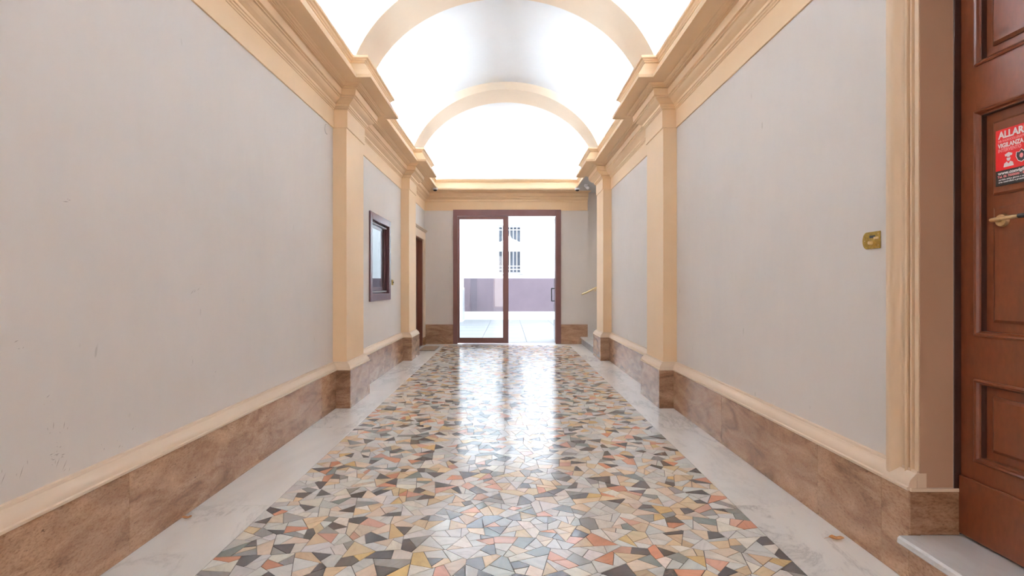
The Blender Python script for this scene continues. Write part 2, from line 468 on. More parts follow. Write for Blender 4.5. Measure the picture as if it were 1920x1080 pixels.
me = bpy.data.meshes.new('stone_pieces'); me.from_pydata(V, [], F); colour_attr(me, Cc); me.materials.append(M['stone'])
o = bpy.data.objects.new('stone_pieces', me); C.objects.link(o); attach(o, floor); o['kind'] = 'stuff'

# ------------------------------------------------------------------ walls
DY0, DY1, DZ0, DZ1 = 1.20, 2.16, 0.195, 2.62         # wooden door opening, right wall
SY0, SY1 = 9.25, YB                                    # stair opening, right wall
WY0, WY1, WZ0, WZ1 = 6.76, 7.71, 1.10, 2.05            # porter's window opening, left wall
EY0, EY1, EZ1 = 9.86, 10.80, 2.14                      # far door, left wall
wl = slab_wall('x', XL, -0.3, Y0, YB, 0, 3.36, [(WY0 - .025, WY1 + .025, WZ0 - .025, WZ1 + .025), (EY0, EY1, 0, EZ1)]).build('wall_left', M['plaster'])
tag(wl, 'long pinkish grey plaster wall holding the small plum-framed window', 'wall', kind='structure')
wr = slab_wall('x', XR, 0.3, Y0, YB, 0, 3.36, [(DY0, DY1, 0, DZ1), (SY0, SY1 + .0, 0, 3.36)]).build('wall_right', M['plaster'])
tag(wr, 'long pinkish grey plaster wall beside the brown panelled door', 'wall', kind='structure')
GX0, GX1, GZ = -1.143, 1.092, 2.785
wb = slab_wall('y', YB, 0.25, XL - 0.3, XR - 0.01, 0, 3.36, [(GX0, GX1, 0, GZ)]).build('wall_back', M['plaster'])
tag(wb, 'end wall around the glazed courtyard door', 'wall', kind='structure')
wf = slab_wall('y', Y0, -0.3, XL - 0.3, XR + 0.3, 0, 4.9, [(XC - 0.65, XC + 0.65, 0, 2.6)]).build('wall_front', M['plaster'])
tag(wf, 'street end wall behind the viewpoint with an open doorway assumed for its light', 'wall', kind='structure')
# street outside the doorway
B_ = MB().box(-6, 6, -9, Y0 - 0.3, -0.15, -0.02).build('street_pavement', M['court_floor']); tag(B_, 'pavement outside the street doorway', 'pavement', kind='structure')

B_ = MB().box(-9, 9, -8.6, -8.2, -0.15, 14).build('sky_block_facade', M['jamb']); tag(B_, 'unseen ochre facade added across the street to cut sky light', 'building', kind='structure')  # added out of view to cut sky light and its reflection in the glass

# lunette above the back cornice
lun = MB().box(XL - 0.3, XR + 0.3, YB, YB + 0.25, 3.36, 4.9).build('lunette', M['vault'], wb)
lun['label'] = 'brightly lit white lunette above the cornice'

# pilasters
def side(sgn):
    """returns path function: x of wall plane offset by e toward hall"""
    base = XL if sgn < 0 else XR
    return lambda e: base - sgn * e
n_p = 0
for sgn, sname in ((-1, 'window'), (1, 'stairs')):
    X = side(sgn)
    for k, (a, b_) in enumerate(PIL):
        lab = {(-1, 0): 'ochre pilaster between the long wall and the small plum window',
               (-1, 1): 'ochre pilaster between the small plum window and the narrow far door',
               (1, 0): 'ochre pilaster nearer to the brown panelled door',
               (1, 1): 'ochre pilaster beside the marble stair step'}[sgn, k]
        t = thing('pilaster', ((X(0) + X(PP)) / 2, (a + b_) / 2, 0), lab, 'pilaster', kind='structure')
        MB().box(X(-0.01), X(PP), a, b_, 0.0, 3.30).build('shaft', M['trim'], t, 0.003)
        # travertine plinth: one slab to each face
        f = 0.055
        B('travertine_slab', 'trav', t, X(0), X(PP + f), a - f, a, 0, ZB, bevel=0.002)
        B('travertine_slab', 'trav', t, X(PP), X(PP + f), a + 0.0005, b_ - 0.0005, 0, ZB, bevel=0.002)
        B('travertine_slab', 'trav', t, X(0), X(PP + f), b_, b_ + f, 0, ZB, bevel=0.002)

# ------------------------------------------------------------------ baseboards
MOULD = [(-0.01, ZB), (0.056, ZB), (0.058, ZB + .004), (0.058, ZB + .012), (0.050, ZB + .016), (0.049, ZB + .026), (0.044, ZB + .040), (0.034, ZB + .052),
         (0.026, ZB + .060), (0.022, ZB + .066), (0.018, ZB + .067), (0.016, ZB + .078), (-0.01, ZB + .080)]
def pathL(y0, y1, e0=0.0):
    p = [(XL, y0)]
    for a, b_ in PIL:
        if a > y0 and b_ < y1: p += [(XL, a), (XL + PP, a), (XL + PP, b_), (XL, b_)]
    return p + [(XL, y1)]
def pathR(y0, y1):      # runs from far to near so that the hall is on the right-hand side
    p = [(XR, y1)]
    for a, b_ in reversed(PIL):
        if a > y0 and b_ < y1 + 0.001:
            if abs(b_ - y1) < 0.001: p = [(XR + 0.2, b_), (XR - PP, b_), (XR - PP, a), (XR, a)]
            else: p += [(XR, b_), (XR - PP, b_), (XR - PP, a), (XR, a)]
    return p + [(XR, y0)]
bl = thing('baseboard_left', (XL, 4, 0), 'travertine baseboard with cream moulding under the window wall', 'baseboard', kind='structure')
sweep(pathL(Y0, 9.68), MOULD, True).build('moulding', M['mould'], bl, smooth=True)
br = thing('baseboard_right', (XR, 4, 0), 'travertine baseboard with cream moulding on the panelled door wall', 'baseboard', kind='structure')
sweep(pathR(DY1, 9.25), MOULD, True).build('moulding', M['mould'], br, smooth=True)
sweep([(XR, DY0), (XR, Y0)], MOULD, True).build('moulding', M['mould'], br, smooth=True)
def trav_run(parent, X, ys):
    for a, b_ in zip(ys, ys[1:]): B('travertine_slab', 'trav', parent, X(0), X(0.05), a + 0.0006, b_ - 0.0006, 0, ZB, bevel=0.0015)
XLf, XRf = side(-1), side(1)
trav_run(bl, XLf, [Y0, -1.34, -0.08, 1.15, 2.38, 3.61, 4.84, 5.235])
trav_run(bl, XLf, [5.965, 7.25, 8.575]); trav_run(bl, XLf, [9.305, 9.68])
trav_run(br, XRf, [Y0, -1.24, 0, DY0])
trav_run(br, XRf, [DY1, 2.32, 2.80, 4.06, 5.235]); trav_run(br, XRf, [5.965, 7.36, 8.575])
bb = thing('baseboard_back', (0, YB, 0), 'plain travertine blocks at both sides of the glazed courtyard door', 'baseboard', kind='structure')
B('travertine_slab', 'trav', bb, XL, GX0 - 0.002, YB - 0.03, YB, 0, 0.405, bevel=0.002)
B('travertine_slab', 'trav', bb, GX1 + 0.002, 1.645, YB - 0.03, YB, 0, 0.405, bevel=0.002)

# ------------------------------------------------------------------ cornices
LOWP = [(-0.03, 2.768), (0.012, 2.768), (0.012, 2.943), (0.018, 2.945), (0.020, 2.955), (0.030, 2.957), (0.031, 2.968), (0.041, 2.971), (0.042, 2.992),
        (0.050, 2.996), (0.060, 3.002), (0.074, 3.010), (0.088, 3.021), (0.098, 3.034), (0.112, 3.035), (0.112, 3.043), (0.104, 3.045), (0.104, 3.052),
        (0.122, 3.054), (0.128, 3.112), (0.120, 3.114), (0.120, 3.119), (0.142, 3.121), (0.142, 3.127), (0.152, 3.128), (0.153, 3.134), (0.166, 3.136),
        (0.172, 3.142), (0.186, 3.147), (0.190, 3.156), (-0.03, 3.156)]
UPP = [(-0.03, 3.152), (0.308, 3.152), (0.308, 3.147), (0.322, 3.147), (0.324, 3.178), (0.316, 3.190), (0.285, 3.236), (0.256, 3.292), (0.242, 3.306), (0.242, 3.312), (0.250, 3.316),
       (0.252, 3.326), (0.262, 3.331), (0.268, 3.343), (0.284, 3.348), (0.286, 3.370), (-0.03, 3.370)]
def corner_path(path, i, extra): pass
t1 = thing('trim_1', (XL, 4, 3), 'deep moulded ochre cornice above the small window wall', 'cornice', kind='structure')
pl = pathL(Y0, YB)
# mitres at the back corners: run the sweep round the corner, then keep the wanted segments
def sweep_part(path, prof, keep):
    full = sweep(path, prof, True); m = len(prof); nseg = len(path) - 1
    b = MB(); b.v = full.v; fs = full.f
    b.f = [f for s_ in range(nseg) if s_ in keep for f in fs[s_*m:(s_+1)*m]]
    lo, hi = min(keep), max(keep)
    b.f += [tuple(range(lo*m, lo*m+m)), tuple(range((hi+1)*m, (hi+2)*m))]
    used = sorted({i for f in b.f for i in f}); mp = {v: k for k, v in enumerate(used)}
    c = MB(); c.v = [b.v[i] for i in used]; c.f = [tuple(mp[i] for i in f) for f in b.f]; return c
XE = 1.648
low_path = pl[:-1] + [(XL, YB), (XE, YB)]
nL = len(pl) - 1
sweep_part(low_path, LOWP, range(nL)).build('frieze_moulding', M['trim'], t1)
t3 = thing('trim_3', (0, YB, 3), 'ochre cornice above the glazed courtyard door', 'cornice', kind='structure')
sweep_part(low_path, LOWP, [nL]).build('frieze_moulding', M['trim'], t3)
pr = pathR(Y0, YB)
up_path = pl[:-1] + [(XL, YB)] + pr
nU = len(up_path) - 1
sweep_part(up_path, UPP, range(nL)).build('corona', M['trim'], t1)
sweep_part(up_path, UPP, [nL]).build('corona', M['trim'], t3)
t2 = thing('trim_2', (XR, 4, 3), 'deep moulded ochre cornice above the panelled door wall', 'cornice', kind='structure')
sweep_part(up_path, UPP, range(nL + 1, nU)).build('corona', M['trim'], t2)
sweep(pathR(Y0, 9.25), LOWP, True).build('frieze_moulding', M['trim'], t2)

# ------------------------------------------------------------------ vault and arches
ZC = 3.04
def ell(a, b, n=56, t0=0.17):
    return [(XC - a*math.cos(t0 + (math.pi - 2*t0)*k/n), ZC + b*math.sin(t0 + (math.pi - 2*t0)*k/n)) for k in range(n+1)]
def ring(inner, outer, y0, y1, zbase):
    i_ = list(inner); o_ = list(outer)
    n = len(i_); vs = []
    for y in (y0, y1):
        vs += [(x, y, z) for x, z in i_] + [(x, y, z) for x, z in o_]
    fs = []
    for k in range(n-1):
        fs += [(k, k+1, 2*n+k+1, 2*n+k), (n+k, n+k+1, 3*n+k+1, 3*n+k), (k, k+1, n+k+1, n+k), (2*n+k, 2*n+k+1, 3*n+k+1, 3*n+k)]
    fs += [(0, n, 3*n, 2*n), (n-1, 2*n-1, 4*n-1, 3*n-1)]
    return MB().add(vs, fs)
ce = ring(ell(1.706, 1.47, 56, 0.21), ell(1.95, 1.75, 56, 0.16), Y0, YB, 3.37).build('ceiling', M['vault'], smooth=True)
# keep only the part of the vault above the cornice line
tag(ce, 'white barrel vault lit from behind the cornices', 'ceiling', kind='structure')
for a, b_ in PIL:
    o = ring(ell(1.57, 1.345), ell(1.715, 1.48), a, b_, 3.2).build('arch_rib', M['arch'], ce, smooth=True)
    o['label'] = 'cream transverse arch'

# hidden LED strips behind the cornice caps
def led(x0, x1, y0, y1, label, lip):
    t = thing('led_strip', ((x0+x1)/2, (y0+y1)/2, 3.37), label, 'light strip', group='strip lights hidden on the cornices')
    B('channel', 'white_metal', t, x0 - .004, x1 + .004, y0 - .004, y1 + .004, 3.371, 3.377)
    if lip == 'y': B('light_block_lip', 'white_metal', t, x0, x1, y0 - .013, y0 - .010, 3.371, LIPZ)  # added unseen lip that keeps direct strip light off the vault crown
    elif lip > 0: B('light_block_lip', 'white_metal', t, x1 + .010, x1 + .013, y0 - .004, y1 + .004, 3.371, LIPZ)
    else: B('light_block_lip', 'white_metal', t, x0 - .013, x0 - .010, y0 - .004, y1 + .004, 3.371, LIPZ)
    MB().box(x0, x1, y0, y1, 3.378, 3.384).build('diffuser', M['led'], t)
LIPZ = 3.415
bays = [(0.5, PIL[0][0] - .22), (PIL[0][1] + .16, PIL[1][0] - .22), (PIL[1][1] + .16, YB - .3)]
bn = ['nearest bay', 'middle bay', 'last bay']
for (a, b_), nme in zip(bays, bn):
    led(XL + 0.10, XL + 0.13, a, b_, 'strip light hidden on the cornice above the window wall, ' + nme, 1)
    led(XR - 0.13, XR - 0.10, a, b_, 'strip light hidden on the cornice above the panelled door wall, ' + nme, -1)
led(XC - 1.3, XC + 1.3, YB - 0.12, YB - 0.10, 'white strip light on top of the end cornice over the glazed door', 'y')

# ------------------------------------------------------------------ stairs beyond the last pilaster
sw = slab_wall('y', YB + 0.10, 0.25, XR - 0.05, 5.0, 0, 4.6, []).build('wall_stair', M['plaster']); tag(sw, 'greyish wall at the back of the stair recess', 'wall', kind='structure')
s2 = MB().box(XR + 0.3, 5.0, 8.85, 9.2, 0, 4.6).build('wall_stair_side', M['plaster']); tag(s2, 'near side wall of the stair recess', 'wall', kind='structure')
s3 = MB().box(4.75, 5.0, 9.2, YB + 0.35, 0, 4.6).build('wall_stair_end', M['plaster']); tag(s3, 'far end wall of the stair recess', 'wall', kind='structure')
s4 = MB().box(XR + 0.031, 5.0, 9.19, YB + 0.35, 3.152, 3.36).build('trim_4', M['grey_metal']); tag(s4, 'flat grey soffit over the stair opening', 'soffit', kind='structure')
B('soffit_panel', 'grey_metal', s4, XR - 0.305, XR + 0.6, 9.46, YB - 0.20, 3.149, 3.1518)
st = thing('marble_stair', (1.5, 10.1, 0), 'grey marble stairs with pale nosings rising behind the last pilaster', 'stairs', kind='structure')
for k in range(6):
    x0 = 1.515 + 0.30*k; z1 = 0.15*(k+1)
    B('riser', 'grey_marble', st, x0, 4.75, 9.305 if k == 0 else 9.21, YB - (0.0 if k == 0 else -0.1), z1 - 0.15, z1 - 0.03)
    B('tread', 'step_marble', st, x0 - 0.018, 4.75, 9.305 if k == 0 else 9.21, YB - (0.0 if k == 0 else -0.1), z1 - 0.03, z1, bevel=0.004)
hr = thing('handrail', (1.55, 10.96, 1.05), 'slender brass handrail rising behind the last pilaster', 'handrail')
pts = [(1.525, 10.96, 1.035), (1.545, 10.96, 1.045), (1.60, 10.96, 1.066), (1.68, 10.96, 1.105), (1.83, 10.96, 1.18), (2.3, 10.96, 1.415), (3.2, 10.96, 1.865)]
MB().tube(pts, 0.018).build('rail', M['brass'], hr, smooth=True)
MB().tube([(1.525, 10.953, 1.035), (1.527, 11.0, 1.030), (1.53, 11.079, 1.028)], 0.011).build('bracket', M['brass'], hr, smooth=True)
MB().tube([(1.80, 10.958, 1.160), (1.80, 10.96, 1.12), (1.80, 11.05, 1.10), (1.80, 11.18, 1.10)], 0.009).build('bracket', M['brass'], hr, smooth=True)

# ------------------------------------------------------------------ glazed courtyard door
d1 = thing('door_1', (0, YB, 0), 'maroon framed glazed double door to the courtyard, one leaf standing open', 'door', kind='structure')
FY0, FY1 = YB - 0.03, YB + 0.05
B('frame_jamb', 'maroon', d1, GX0, GX0 + 0.085, FY0, FY1, 0, GZ, bevel=0.003)
B('frame_jamb', 'maroon', d1, GX1 - 0.107, GX1, FY0, FY1, 0, GZ, bevel=0.003)
B('frame_head', 'maroon', d1, GX0 + 0.085, GX1 - 0.107, FY0, FY1, 2.655, GZ, bevel=0.003)
lf = bpy.data.objects.new('door_leaf', None); C.objects.link(lf); lf.location = (-0.55, YB, 0.01); attach(lf, d1); lf.matrix_parent_inverse = Matrix.Translation((0, YB, 0)).inverted()
LX0, LX1, LZ0, LZ1 = GX0 + 0.087, 0.004, 0.015, 2.650
LY0, LY1 = YB - 0.005, YB + 0.035
B('stile', 'maroon', lf, LX0, LX0 + 0.045, LY0, LY1, LZ0, LZ1, bevel=0.003)
B('stile', 'maroon', lf, LX1 - 0.113, LX1, LY0, LY1, LZ0, LZ1, bevel=0.003)
B('rail', 'maroon', lf, LX0 + 0.045, LX1 - 0.113, LY0, LY1, 2.588, LZ1, bevel=0.003)
B('rail', 'maroon', lf, LX0 + 0.045, LX1 - 0.113, LY0, LY1, LZ0, 0.128, bevel=0.003)
B('pane', 'glass', lf, LX0 + 0.04, LX1 - 0.108, YB + 0.010, YB + 0.018, 0.12, 2.595)
lf2 = bpy.data.objects.new('door_leaf', None); C.objects.link(lf2); lf2.location = (0.985, YB + 0.05, 0.01); attach(lf2, d1); lf2['label'] = 'leaf swung open into the courtyard'
LR = True; ox = 0.975; oy0, oy1 = YB + 0.06, YB + 1.06
ANG = R(-3.0); HP = Vector((0.985, YB + 0.06, 0))
def rot_children(p):
    for c in p.children:
        for v in c.data.vertices:
            d = v.co - HP; v.co = HP + Vector((d.x*math.cos(ANG) - d.y*math.sin(ANG), d.x*math.sin(ANG) + d.y*math.cos(ANG), d.z))
B('stile', 'maroon', lf2, ox, ox + 0.028, oy0, oy0 + 0.05, LZ0, LZ1)
B('stile', 'grey_metal', lf2, ox + 0.004, ox + 0.014, oy1 - 0.02, oy1, LZ0, LZ1)
B('rail', 'grey_metal', lf2, ox + 0.004, ox + 0.016, oy0 + 0.05, oy1 - 0.02, LZ1 - 0.03, LZ1)
B('rail', 'grey_metal', lf2, ox + 0.004, ox + 0.016, oy0 + 0.05, oy1 - 0.02, LZ0, LZ0 + 0.03)
B('pane', 'glass', lf2, ox + 0.006, ox + 0.013, oy0 + 0.05, oy1 - 0.02, LZ0 + 0.03, LZ1 - 0.03)
hx, hy = ox - 0.055, YB + 0.62
MB().tube([(ox + 0.008, hy, 0.875), (hx, hy, 0.875), (hx, hy, 0.88), (hx, hy, 1.145), (hx, hy, 1.15), (ox + 0.008, hy, 1.15)], 0.0125, 8).build('pull_handle', M['black'], lf2)
rot_children(lf2)
B('threshold', 'step_marble', d1, GX0, GX1, YB - 0.03, YB + 0.05, -0.015, 0.004, bevel=0.002)

# ------------------------------------------------------------------ porter's window (left wall)
w1 = thing('window_1', (XL, (WY0+WY1)/2, WZ0), 'small plum framed sliding window with glass panes', 'window', kind='structure')
fx = XL + 0.022
FA, FB_, FZ0, FZ1 = 6.66, 7.81, 1.005, 2.145
B('frame_stile', 'maroon_win', w1, XL - 0.03, fx, FA, WY0, FZ0, FZ1, bevel=0.005)
B('frame_stile', 'maroon_win', w1, XL - 0.03, fx, WY1, FB_, FZ0, FZ1, bevel=0.005)
B('frame_rail', 'maroon_win', w1, XL - 0.03, fx, WY0, WY1, WZ1, FZ1, bevel=0.005)
B('frame_rail', 'maroon_win', w1, XL - 0.03, fx, WY0, WY1, FZ0, WZ0, bevel=0.005)
B('lining', 'maroon_win', w1, XL - 0.16, XL - 0.03, WY0, WY1, WZ0 - 0.02, WZ0 + 0.02)
B('lining', 'maroon_win', w1, XL - 0.16, XL - 0.03, WY0, WY1, WZ1 - 0.02, WZ1 + 0.02)
B('lining', 'maroon_win', w1, XL - 0.16, XL - 0.03, WY0 - 0.02, WY0 + 0.015, WZ0 + 0.02, WZ1 - 0.02)
B('lining', 'maroon_win', w1, XL - 0.16, XL - 0.03, WY1 - 0.015, WY1 + 0.02, WZ0 + 0.02, WZ1 - 0.02)
B('track', 'grey_metal', w1, XL - 0.10, XL - 0.012, WY0 + 0.015, WY1 - 0.015, WZ1 - 0.034, WZ1 - 0.021, label='pale metal track')
B('track', 'grey_metal', w1, XL - 0.10, XL - 0.012, WY0 + 0.015, WY1 - 0.015, WZ0 + 0.021, WZ0 + 0.034, label='pale metal track')
def sash(x, y0, y1):
    s = bpy.data.objects.new('sash', None); C.objects.link(s); s.location = (x, (y0+y1)/2, WZ0); attach(s, w1); s.matrix_parent_inverse = Matrix.Translation(w1.location).inverted()
    z0, z1 = WZ0 + 0.036, WZ1 - 0.036
    B('stile', 'maroon_win', s, x - 0.007, x + 0.007, y0, y0 + 0.028, z0, z1, bevel=0.002)
    B('stile', 'maroon_win', s, x - 0.007, x + 0.007, y1 - 0.028, y1, z0, z1, bevel=0.002)
    B('rail', 'maroon_win', s, x - 0.007, x + 0.007, y0 + 0.028, y1 - 0.028, z0, z0 + 0.05, bevel=0.002)
    B('rail', 'maroon_win', s, x - 0.007, x + 0.007, y0 + 0.028, y1 - 0.028, z1 - 0.05, z1, bevel=0.002)
    B('pane', 'coated_glass', s, x - 0.003, x + 0.003, y0 + 0.024, y1 - 0.024, z0 + 0.045, z1 - 0.045)
sash(XL - 0.040, WY0 + 0.08, 7.485)
sash(XL - 0.056, 7.20, WY1 - 0.017)
B('dark_room_board', 'black', w1, XL - 0.19, XL - 0.165, WY0 - 0.02, WY1 + 0.02, WZ0 - 0.02, WZ1 + 0.02)  # black board paints the darkness of the room behind the panes

bx = thing('bell_push', (XL, 8.0, 1.24), 'tiny dark bell push on the plaster beside the plum window', 'bell')
B('plate', 'brass_old', bx, XL, XL + 0.014, 7.955, 8.04, 1.215, 1.295, bevel=0.003)
MB().cyl((XL + 0.014, 7.998, 1.255), (XL + 0.022, 7.998, 1.255), 0.014).build('button', M['black'], bx)

# ------------------------------------------------------------------ far door, left wall
d3 = thing('door_3', (XL, (EY0+EY1)/2, 0), 'narrow reddish brown door in a cream casing beyond the second pilaster', 'door', kind='structure')
B('leaf', 'inner_door', d3, XL - 0.14, XL - 0.10, EY0, EY1, 0.012, EZ1 - 0.03, bevel=0.002)
for z0, z1 in ((0.25, 0.95), (1.12, 1.95)):
    for ya, yb in ((EY0 + 0.12, (EY0+EY1)/2 - 0.05), ((EY0+EY1)/2 + 0.05, EY1 - 0.12)):
        B('panel', 'inner_door', d3, XL - 0.101, XL - 0.092, ya, yb, z0, z1, bevel=0.006)
B('jamb', 'inner_door', d3, XL - 0.2, XL + 0.005, EY1 - 0.03, EY1, 0.0, EZ1)
B('jamb', 'inner_door', d3, XL - 0.2, XL + 0.005, EY0, EY0 + 0.03, 0.0, EZ1)
B('head', 'inner_door', d3, XL - 0.2, XL + 0.005, EY0 + 0.03, EY1 - 0.03, EZ1 - 0.03, EZ1)
for ya, yb in ((EY0 - 0.17, EY0), (EY1, EY1 + 0.19)):
    B('casing', 'mould', d3, XL - 0.005, XL + 0.035, ya, yb, 0.16, EZ1 + 0.0, bevel=0.004)
    B('casing_plinth', 'trav', d3, XL - 0.005, XL + 0.045, ya, yb, 0.0, 0.16, bevel=0.002)
B('casing_head', 'mould', d3, XL - 0.005, XL + 0.035, EY0 - 0.17, EY1 + 0.19, EZ1, EZ1 + 0.15, bevel=0.004)
sweep([(XL, EY0 - 0.19), (XL, EY1 + 0.21)], [(-.005, 2.29), (.036, 2.29), (.04, 2.30), (.05, 2.305), (.055, 2.32), (.07, 2.325), (.07, 2.34), (-.005, 2.345)], True).build('hood_moulding', M['mould'], d3)
MB().cyl((XL - 0.10, EY1 - 0.60, 1.06), (XL - 0.045, EY1 - 0.60, 1.06), 0.012, 0.012).build('knob', M['brass'], d3, smooth=True)
MB().cyl((XL - 0.10, EY1 - 0.30, 0.62), (XL - 0.085, EY1 - 0.30, 0.62), 0.02).build('lock_cap', M['brass'], d3, smooth=True)
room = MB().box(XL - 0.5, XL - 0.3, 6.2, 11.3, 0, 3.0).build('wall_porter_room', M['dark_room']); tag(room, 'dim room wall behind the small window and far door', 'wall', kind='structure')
# doormat
dm = thing('doormat', (-1.53, 10.22, 0), 'brown coir doormat in front of the narrow far door', 'mat')
MB().box(-1.655, -1.37, 9.89, 10.56, 0.0005, 0.012).build('pile', M['mat'], dm, 0.003)
MB().box(-1.668, -1.357, 9.877, 10.573, 0.0003, 0.006).build('rubber_edge', M['black'], dm)

# ------------------------------------------------------------------ small fittings
def camera_dome(x, y, z, label):
    t = thing('security_camera', (x, y, z), label, 'camera')
    MB().cyl((x, y, z), (x, y, z - 0.035), 0.05, 0.048, 24).build('housing', M['white_metal'], t, smooth=True)
    b = MB(); n, m = 20, 6; vs = []; fs = []
    for i in range(m):
        a = i/(m-0.001)*math.pi/2
        for k in range(n): vs.append((x + 0.04*math.cos(a)*math.cos(2*math.pi*k/n), y + 0.04*math.cos(a)*math.sin(2*math.pi*k/n), z - 0.035 - 0.03*math.sin(a)))
    for i in range(m-1):
        for k in range(n): fs.append((i*n+k, i*n+(k+1)%n, (i+1)*n+(k+1)%n, (i+1)*n+k))
    fs.append(tuple(range((m-1)*n, m*n))); fs.append(tuple(range(n-1, -1, -1)))
    b.add(vs, fs); b.build('dome', M['black'], t, smooth=True)
camera_dome(-1.455, 10.62, 3.152, 'white security camera under the cornice corner above the narrow far door')
camera_dome(1.375, 10.62, 3.152, 'white security camera under the cornice corner by the stair opening')
pl_ = thing('soffit_lamp', (1.50, 10.2, 3.152), 'small white spotlight on the grey soffit over the stairs', 'lamp')
MB().cyl((1.49, 10.2, 3.152), (1.49, 10.2, 3.128), 0.035, 0.03, 20).build('rose', M['white_metal'], pl_, smooth=True)
MB().cyl((1.475, 10.24, 3.13), (1.51, 10.12, 3.06), 0.022, 0.028, 20).build('lamp_head', M['white_metal'], pl_, smooth=True)
cv = thing('cover_plate', (XL, 5.09, 2.70), 'small round painted cover on the plaster just below the cornice', 'cover')
MB().cyl((XL - 0.001, 5.10, 2.70), (XL + 0.005, 5.10, 2.70), 0.043, 0.043, 28).build('disc', M['plaster'], cv, 0.001)
MB().cyl((XL - 0.001, 5.10, 2.70), (XL + 0.0015, 5.10, 2.70), 0.0475, 0.0475, 28).build('seam', M['scuff'], cv)

# brass bell plate beside the door
bp = thing('bell_plate', (XR, 2.44, 1.41), 'worn brass bell plate with rounded end beside the panelled door', 'bell plate')
zc, h = 1.410, 0.039; pts = []
for k in range(13):
    t = math.pi/2 - math.pi*k/12; pts.append((2.482 + 0.028*math.cos(t), zc + h*math.sin(t)))
prof = [(2.392, zc + h)] + [(2.484, zc + h)] + pts[1:-1] + [(2.484, zc - h), (2.392, zc - h)]
n = len(prof); MB().add([(XR, y, z) for y, z in prof] + [(XR - 0.006, y, z) for y, z in prof],
    [tuple(range(n)), tuple(range(n, 2*n))] + [(k, (k+1)%n, n+(k+1)%n, n+k) for k in range(n)]).build('plate', M['brass_old'], bp, 0.0012)
MB().cyl((XR - 0.006, 2.445, 1.398), (XR - 0.020, 2.445, 1.398), 0.010, 0.008, 18).build('button', M['brass'], bp, smooth=True)
B('name_slot', 'black', bp, XR - 0.0075, XR - 0.005, 2.422, 2.458, 1.420, 1.432)
B('name_card', 'brass', bp, XR - 0.0085, XR - 0.005, 2.398, 2.430, 1.414, 1.424)
for yy, zz in ((2.49, 1.409), (2.400, 1.436), (2.400, 1.384)):
    MB().cyl((XR - 0.006, yy, zz), (XR - 0.0085, yy, zz), 0.0035, 0.003, 10).build('screw', M['brass'], bp)

# ------------------------------------------------------------------ wooden door, right wall
d2 = thing('door_2', (XR + 0.158, (DY0+DY1)/2, DZ0), 'brown panelled wooden door with brass lever on a raised marble sill', 'door', kind='structure')
DX = 1.83                                               # face of the leaf
# plaster reveals and frame
for ya, yb in ((DY1, DY1 + 0.02), (DY0 - 0.02, DY0)):
    B('reveal', 'jamb', d2, XR - 0.006, 1.80, min(ya, yb), max(ya, yb) - (0 if ya < DY1 else 0.0), ZB + 0.012, DZ1)
MB().box(XR - 0.006, 1.80, DY1 - 0.002, DY1 + 0.001, ZB + 0.012, DZ1).build('reveal', M['jamb'], d2)
B('reveal', 'jamb', d2, XR - 0.006, 1.80, DY0, DY1, DZ1 - 0.002, DZ1 + 0.02)
B('jamb_slab', 'trav', d2, 1.6225, 1.823, DY1 - 0.008, DY1 + 0.1, DZ0, ZB - 0.004, bevel=0.002)
B('jamb_slab', 'trav', d2, 1.6225, 1.823, DY0 - 0.1, DY0 + 0.008, DZ0, ZB - 0.004, bevel=0.002)
B('jamb_cap', 'mould', d2, 1.625, 1.823, DY1 - 0.010, DY1 + 0.02, ZB - 0.003, ZB + 0.010, bevel=0.002)
B('jamb_cap', 'mould', d2, 1.625, 1.823, DY0 - 0.02, DY0 + 0.010, ZB - 0.003, ZB + 0.010, bevel=0.002)
B('frame_jamb', 'wood_dark', d2, 1.803, 1.90, DY1 - 0.003, DY1 + 0.06, DZ0, DZ1, bevel=0.003)
B('frame_jamb', 'wood_dark', d2, 1.803, 1.90, DY0 - 0.06, DY0 + 0.003, DZ0, DZ1, bevel=0.003)
B('frame_head', 'wood_dark', d2, 1.803, 1.90, DY0, DY1, DZ1 - 0.03, DZ1 + 0.05, bevel=0.003)
L0, L1 = DY0 + 0.005, DY1 - 0.005
PY0, PY1 = DY0 + 0.07, 2.091
zp = [(0.513, 0.837), (1.005, 1.883), (2.058, 2.52)]
B('stile', 'wood', d2, DX, DX + 0.045, PY1, L1, DZ0 + 0.01, DZ1 - 0.03)
B('stile', 'wood', d2, DX, DX + 0.045, L0, PY0, DZ0 + 0.01, DZ1 - 0.03)
for z0, z1 in ((DZ0 + 0.01, zp[0][0]), (zp[0][1], zp[1][0]), (zp[1][1], zp[2][0]), (zp[2][1], DZ1 - 0.03)):
    B('rail', 'wood', d2, DX, DX + 0.045, PY0, PY1, z0, z1)
B('kick_board', 'wood', d2, DX - 0.012, DX, L0, L1, DZ0 + 0.01, 0.440, bevel=0.004)
for z0, z1 in zp:
    B('panel', 'wood', d2, DX + 0.026, DX + 0.042, PY0, PY1, z0, z1)
    # moulded border: mitred frame lying in the recess edge
    pf = [(0.0, 0.0), (0.0, -0.006), (0.006, -0.010), (0.012, -0.006), (0.016, 0.002), (0.020, 0.006), (0.021, 0.026), (0.0, 0.026)]
    vs = []; m_ = len(pf)
    for cy_, cz_, sy, sz in ((PY0, z0, 1, 1), (PY1, z0, -1, 1), (PY1, z1, -1, -1), (PY0, z1, 1, -1)):
        for i_, d_ in pf: vs.append((DX + d_, cy_ + sy*i_, cz_ + sz*i_))
    fs = []
    for q in range(4):
        for k in range(m_): fs.append((q*m_+k, q*m_+(k+1)%m_, ((q+1)%4)*m_+(k+1)%m_, ((q+1)%4)*m_+k))
    MB().add(vs, fs).build('panel_moulding', M['wood'], d2)
